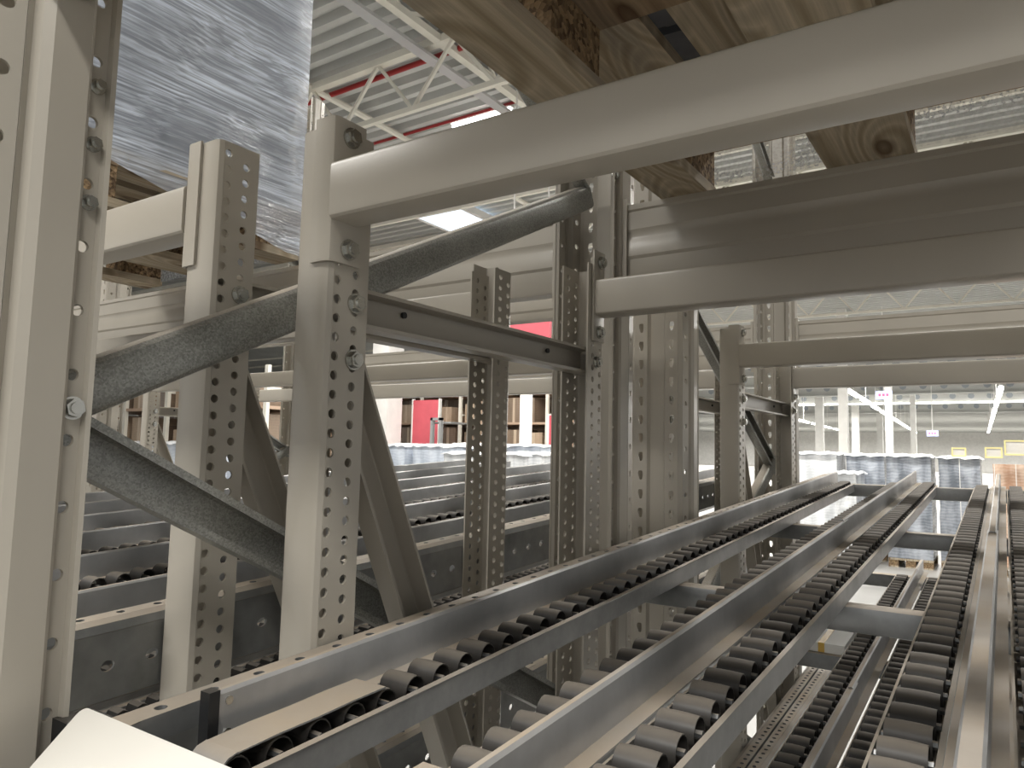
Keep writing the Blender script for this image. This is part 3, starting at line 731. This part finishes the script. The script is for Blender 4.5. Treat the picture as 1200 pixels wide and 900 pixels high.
def light_line(x0, y0, x1, y1, z, n, label, gap=.3):
    t = empty('light_line', (x0, y0, z), label, 'light', 'lines of hall lights')
    MB().bar((x0, y0, z + .12), (x1, y1, z + .12), .12, .06).build('carrier', 'white_paint', t)
    for k in range(n):
        a = k / n; c = (k + 1 - gap) / n
        xh, yh = x0 + (x1 - x0) * (a + c) / 2, y0 + (y1 - y0) * (a + c) / 2
        MB().tube((xh, yh, z + .1), (xh, yh, RZ), .018, 6).build('hanger', 'white_paint', t)
        MB().bar((x0 + (x1 - x0) * a, y0 + (y1 - y0) * a, z), (x0 + (x1 - x0) * c, y0 + (y1 - y0) * c, z), .22, .12).build('lamp', 'tube_light', t)
light_line(-6.75, 41.5, -9.5, 108, 3.6, 11, 'long line of bright lamps running past the right hand columns')
light_line(-.1, 42, -1.75, 107, 3.6, 8, 'line of bright lamps at far right, running steeply')
light_line(-16.0, 66, -17.0, 100, 3.6, 5, 'short line of lamps just right of the far upright')
for x0, y0, x1, y1, lab in ((-34.7, 39.1, -35.4, 42.3, 'lone hall lamp above the red panel'), (-35, 43.4, -36.4, 48.1, 'hall lamp right of the red panel'),
                            (-36.8, 54.1, -37.6, 58, 'hall lamp right of the rear left perforated post'), (-28.3, 44.3, -28.6, 47, 'upper hall lamp between rear perforated posts'), (-36.2, 57, -37.6, 62.6, 'lower hall lamp between rear perforated posts')):
    light_line(x0, y0, x1, y1, 3.6, 1, lab, .0)
light_line(-7.9, 22, -2.5, 22.3, 6.0, 3, 'lamps crossing above the far stepped beam at right', .2)
# cellular roof beams far away
for i, y in enumerate((48, 56, 65, 76, 90)):
    t = empty('roof_beam', (-8, y, 5.6), ['nearest', 'second', 'third', 'fourth', 'farthest'][i] + ' pale blue roof beam with a row of holes above the right hand lamps', 'beam', 'pale roof beams with holes')
    MB().box((-45, y, 5.3), (20, y + .12, 6.4)).build('web', 'roof_deck', t)
    MB().box((-45, y - .25, 5.2), (20, y + .37, 5.3)).build('flange', 'roof_deck', t)
    hb = MB(); x = -22.0
    while x < 8: hb.tube((x, y - .004, 5.85), (x, y + .002, 5.85), .26, 8); x += 1.4
    ho = hb.build('holes', 'hole_dark', t); ho['kind'] = 'stuff'

def floor_load(x0, x1, y, zt, mat, label, dep=1.3, sheet=True):
    t = empty('wrapped_pallet_load', ((x0 + x1) / 2, y + dep / 2, -H), label, 'load', 'wrapped loads standing on the hall floor')
    n = 6; b = MB()
    rnd = random.Random(int(x0 * 100)); zb = -H + .21
    # softly bulging wrapped body
    nx, nz = 10, 12; side = []
    per = [(x0 + (x1 - x0) * k / n, y) for k in range(n)] + [(x1, y + dep * k / n) for k in range(n)] + [(x1 - (x1 - x0) * k / n, y + dep) for k in range(n)] + [(x0, y + dep - dep * k / n) for k in range(n)]
    cx, cy = (x0 + x1) / 2, y + dep / 2; idx = []
    for r in range(nz + 1):
        z = zb + (zt - zb) * r / nz; line = []
        for k, (px, py) in enumerate(per):
            q = 1 + .012 * math.sin(r * 1.7 + k) + rnd.uniform(-.008, .008)
            line.append(b.pt((cx + (px - cx) * q, cy + (py - cy) * q, z)))
        idx.append(line)
    m_ = len(per)
    for r in range(nz):
        for k in range(m_):
            j = (k + 1) % m_; b.f.append([idx[r][k], idx[r][j], idx[r + 1][j], idx[r + 1][k]]); b.mi.append(0)
    b.f.append(idx[-1]); b.mi.append(0); b.build('wrapped_body', mat, t)
    for k in range(3):
        xa = x0 + (x1 - x0 - .2) * k / 2
        MB().box((xa, y, -H), (xa + .2, y + dep, -H + .03)).build('bottom_board', 'wood', t)
        MB().box((xa, y + .01, -H + .03), (xa + .2, y + .22, -H + .16)).build('block', 'chipboard', t); MB().box((xa, y + dep - .22, -H + .03), (xa + .2, y + dep - .01, -H + .16)).build('block', 'chipboard', t)
    MB().box((x0, y, -H + .16), (x1, y + dep, -H + .205)).build('deck', 'wood', t)
    if sheet:
        s = MB(); e = .06; q = 8; gi = []
        for i in range(q + 1):
            row = []
            for j in range(q + 1):
                edge = i in (0, q) or j in (0, q)
                row.append(s.pt((x0 - e + (x1 - x0 + 2 * e) * i / q, y - e + (dep + 2 * e) * j / q, zt + .035 + .02 * math.sin(i * 2.1 + j) - (.06 if edge else 0))))
            gi.append(row)
        for i in range(q):
            for j in range(q): s.f.append([gi[i][j], gi[i + 1][j], gi[i + 1][j + 1], gi[i][j + 1]]); s.mi.append(0)
        s.build('cover_sheet', 'wrap_white', t, 1.0, .01)
R = lambda r, y: r * y
fl = [(-.2300, -.1778, 19.3, .14, 'wrap_white', 'white film wrapped load just right of the far upright'), (-.1790, -.1560, 18.2, -.30, 'wrap_white', 'shorter white load in front of the dark grey one'),
      (-.1665, -.1235, 19.8, .12, 'wrap_grey', 'dark grey wrapped load behind the shorter white one'), (-.1215, -.0745, 19.0, .12, 'wrap_grey', 'slate grey crate load above the second guide end'),
      (-.0665, -.0250, 19.2, .10, 'wrap_grey', 'grey crate load left of the brown loads'), (-.0130, .0290, 19.0, -.02, 'wrap_brown', 'brown wrapped load at the far right'), (.033, .085, 19.1, -.02, 'wrap_brown', 'brown wrapped load cut by the right picture edge'),
      (-.945, -.903, 13.2, .10, 'wrap_blue', 'pale blue wrapped load beside the white column'), (-.884, -.815, 13.2, .10, 'wrap_blue', 'pale blue wrapped load under the red panel'),
      (-.812, -.705, 12.2, -.05, 'wrap_white', 'white wrapped load of square crates left of the rear post'), (-.69, -.612, 13.8, -.03, 'wrap_white', 'white wrapped load between the two rear posts'),
      (-.595, -.53, 15.6, .02, 'wrap_grey', 'dark crate stack beside the rear right post'), (-.80, -.74, 15.0, .16, 'wrap_grey', 'grey load behind the white crates'), (-.69, -.615, 16.7, .18, 'wrap_blue', 'blue grey load behind the rear posts'),
      (-1.42, -1.30, 9.9, -.02, 'wrap_blue', 'pale load seen between the two front posts'), (-1.70, -1.60, 9.4, .02, 'wrap_blue', 'blue wrapped load left of the left post'), (-1.98, -1.84, 9.2, .0, 'wrap_grey', 'grey load beside the left edge upright')]
for a, c, y, zt_, mt, lab in fl: floor_load(a * y, c * y, y, zt_, mt, lab, 1.3, mt != 'wrap_brown')

# signs with yellow frames over the right hand loads
for x, y, z, w_, h_, lab in ((-.86, 18.9, .22, .22, .14, 'small white sign with yellow edge above the grey crate load'), (.16, 18.8, .33, .32, .26, 'larger white sign with yellow frame above the brown load'), (-.22, 18.8, .22, .26, .17, 'white sign with yellow frame left of the larger one')):
    t = empty('aisle_sign', (x, y, z - h_ / 2), lab, 'sign', 'yellow framed signs on the loads')
    MB().box((x - w_ / 2, y, z - h_ / 2), (x + w_ / 2, y + .02, z + h_ / 2)).build('panel', 'white_card', t)
    fr = MB()
    for a, c in (((-w_ / 2 - .03, h_ / 2), (w_ / 2 + .03, h_ / 2 + .03)), ((-w_ / 2 - .03, -h_ / 2 - .03), (w_ / 2 + .03, -h_ / 2)), ((-w_ / 2 - .03, -h_ / 2), (-w_ / 2, h_ / 2)), ((w_ / 2, -h_ / 2), (w_ / 2 + .03, h_ / 2))):
        fr.box((x + a[0], y - .01, z + a[1]), (x + c[0], y + .03, z + c[1]))
    fr.build('frame', 'yellow', t)
    MB().box((x - .006, y + .03, -H), (x + .006, y + .042, z)).build('stand', 'white_paint', t)
for x, y, z, lab in ((-4.9, 40, 3.2, 'lit blue display with red figures hanging by the light line'), (-4.3, 60, 2.0, 'smaller lit blue display lower by the light line')):
    t = empty('hanging_display', (x, y, z - .3), lab, 'display', 'hanging lit displays')
    MB().box((x - .36, y, z - .2), (x + .36, y + .1, z + .2)).build('screen', 'led_blue', t)
    for k in range(3): MB().box((x - .24 + k * .17, y - .02, z - .06), (x - .12 + k * .17, y, z + .07)).build('figure', 'led_red', t)
    MB().tube((x, y + .05, z + .2), (x, y + .05, RZ - .2), .03, 6).build('hanger', 'white_paint', t)

# far shelving with cartons, red panels, lift truck
def shelving(x0, x1, y, z0, z1, nb, levels, label, seed):
    wd = (x1 - x0) / nb; od = ['first', 'second', 'third', 'fourth', 'fifth', 'sixth', 'seventh']; where = label.split('shelving ')[1].split(',')[0]
    for k in range(nb + 1):
        t = empty('shelving_frame', (x0 + wd * k, y + .85, z0), '%s pale upright frame from the left of shelving %s' % (od[k], where), 'rack frame', 'frames of the far shelving')
        for yy in (y, y + 1.6): MB().box((x0 + wd * k - .06, yy, z0), (x0 + wd * k + .06, yy + .1, z1)).build('post', 'cream_paint', t)
        for zz in range(3): MB().box((x0 + wd * k - .03, y + .1, z0 + .8 + zz * 1.5), (x0 + wd * k + .03, y + 1.6, z0 + .86 + zz * 1.5)).build('rung', 'cream_paint', t)
    lv = [z0 + (z1 - z0) * (i + .02) / levels for i in range(levels)]
    for i, z in enumerate(lv):
        for k in range(nb):
            ob = MB().box((x0 + wd * k + .058, y + .02, z), (x0 + wd * (k + 1) - .058, y + 1.68, z + .08)).build('shelf_board', 'orange_shelf')
            tag(ob, '%s shelf board up, %s bay of shelving %s' % (od[i], od[k], where), 'shelf', 'boards of the far shelving')
    tag(MB().box((x0, y + 2.2, z0), (x1, y + 2.26, z1)).build('partition', 'carton_dark'), 'dark backing sheet added behind ' + label.split(',')[0], 'partition')  # added sheet, gives the open shelves a dark brown interior
    rnd = random.Random(seed); places = ['left', 'middle', 'right', 'far right']
    for k in range(nb):
        for i, z in enumerate(lv):
            if z < -.6: continue
            xx = x0 + wd * k + .12; q = 0
            while xx < x0 + wd * (k + 1) - .5:
                w_ = rnd.uniform(.45, .8); hh = rnd.uniform(.45, .85) * (z1 - z0) / levels
                if xx + w_ > x0 + wd * (k + 1) - .1: break
                b = MB().box((xx, y + .2, z + .08), (xx + w_, y + 1.2, z + .08 + hh)); b.m = 1; b.box((xx + w_ * .42, y + .196, z + .08), (xx + w_ * .58, y + .2, z + .08 + hh))
                ob = b.build('carton', [rnd.choice(['carton', 'carton', 'carton_dark']), 'carton_tape'])
                q += 1; od = ['first', 'second', 'third', 'fourth', 'fifth', 'sixth']
                tag(ob, 'brown carton, %s on %s shelf up, %s bay of shelving %s' % (od[q - 1], od[i], od[k], label.split('shelving ')[1].split(',')[0]), 'carton', 'cartons on ' + label.split(',')[0])
                xx += w_ + .05
shelving(-24.2, -12.0, 23.2, -H, 3.3, 6, 5, 'far shelving behind the pale loads, in mid picture', 1)
shelving(-23.5, -15.0, 11.5, -H, 2.0, 4, 4, 'far shelving at the left, behind the left posts', 4)
for xa, xb, y, z0, z1, lab in ((-19.5, -18.2, 22.0, -H, 1.95, 'red panel standing in front of the far shelving in mid picture'), (-13.2, -12.45, 22.0, -H, 1.3, 'narrow red panel beside the rear right perforated post')):
    t = empty('red_partition', ((xa + xb) / 2, y, z0), lab, 'partition', 'red partitions')
    MB().box((xa, y, z0), (xb, y + .08, z1)).build('panel', 'red_panel', t)
    for x in (xa - .06, xb): MB().box((x, y - .02, z0), (x + .06, y + .12, z1 + .05)).build('post', 'white_paint', t)
t = empty('red_banner', (-8.0, 12.2, 2.2), 'red banner high between the two rear perforated posts', 'banner')
MB().box((-8.4, 12.2, 2.15), (-7.35, 12.28, 2.70)).build('panel', 'red_panel', t)
for x in (-8.28, -7.45): MB().tube((x, 12.24, 2.70), (x, 12.24, RZ), .015, 6).build('hanger', 'white_paint', t)
t = empty('lift_truck', (-17.7, 21.0, -H), 'grey lift truck mast rising over the pale loads beside the red panel', 'lift truck')
for x in (-17.75, -17.35): MB().box((x, 21.0, -H), (x + .1, 21.15, 1.2)).build('mast', 'machine_grey', t)
MB().box((-17.75, 21.0, 1.1), (-17.25, 21.15, 1.2)).build('mast_head', 'machine_grey', t)
MB().prism(rrect(1.3, 1.5, .2), (-17.5, 21.2, -H + .9), X, Z, Y, 0, 1.4).build('body', 'machine_grey', t, .5)
MB().box((-18.0, 21.3, 1.0), (-17.0, 22.3, 1.06)).build('overhead_guard', 'machine_grey', t)
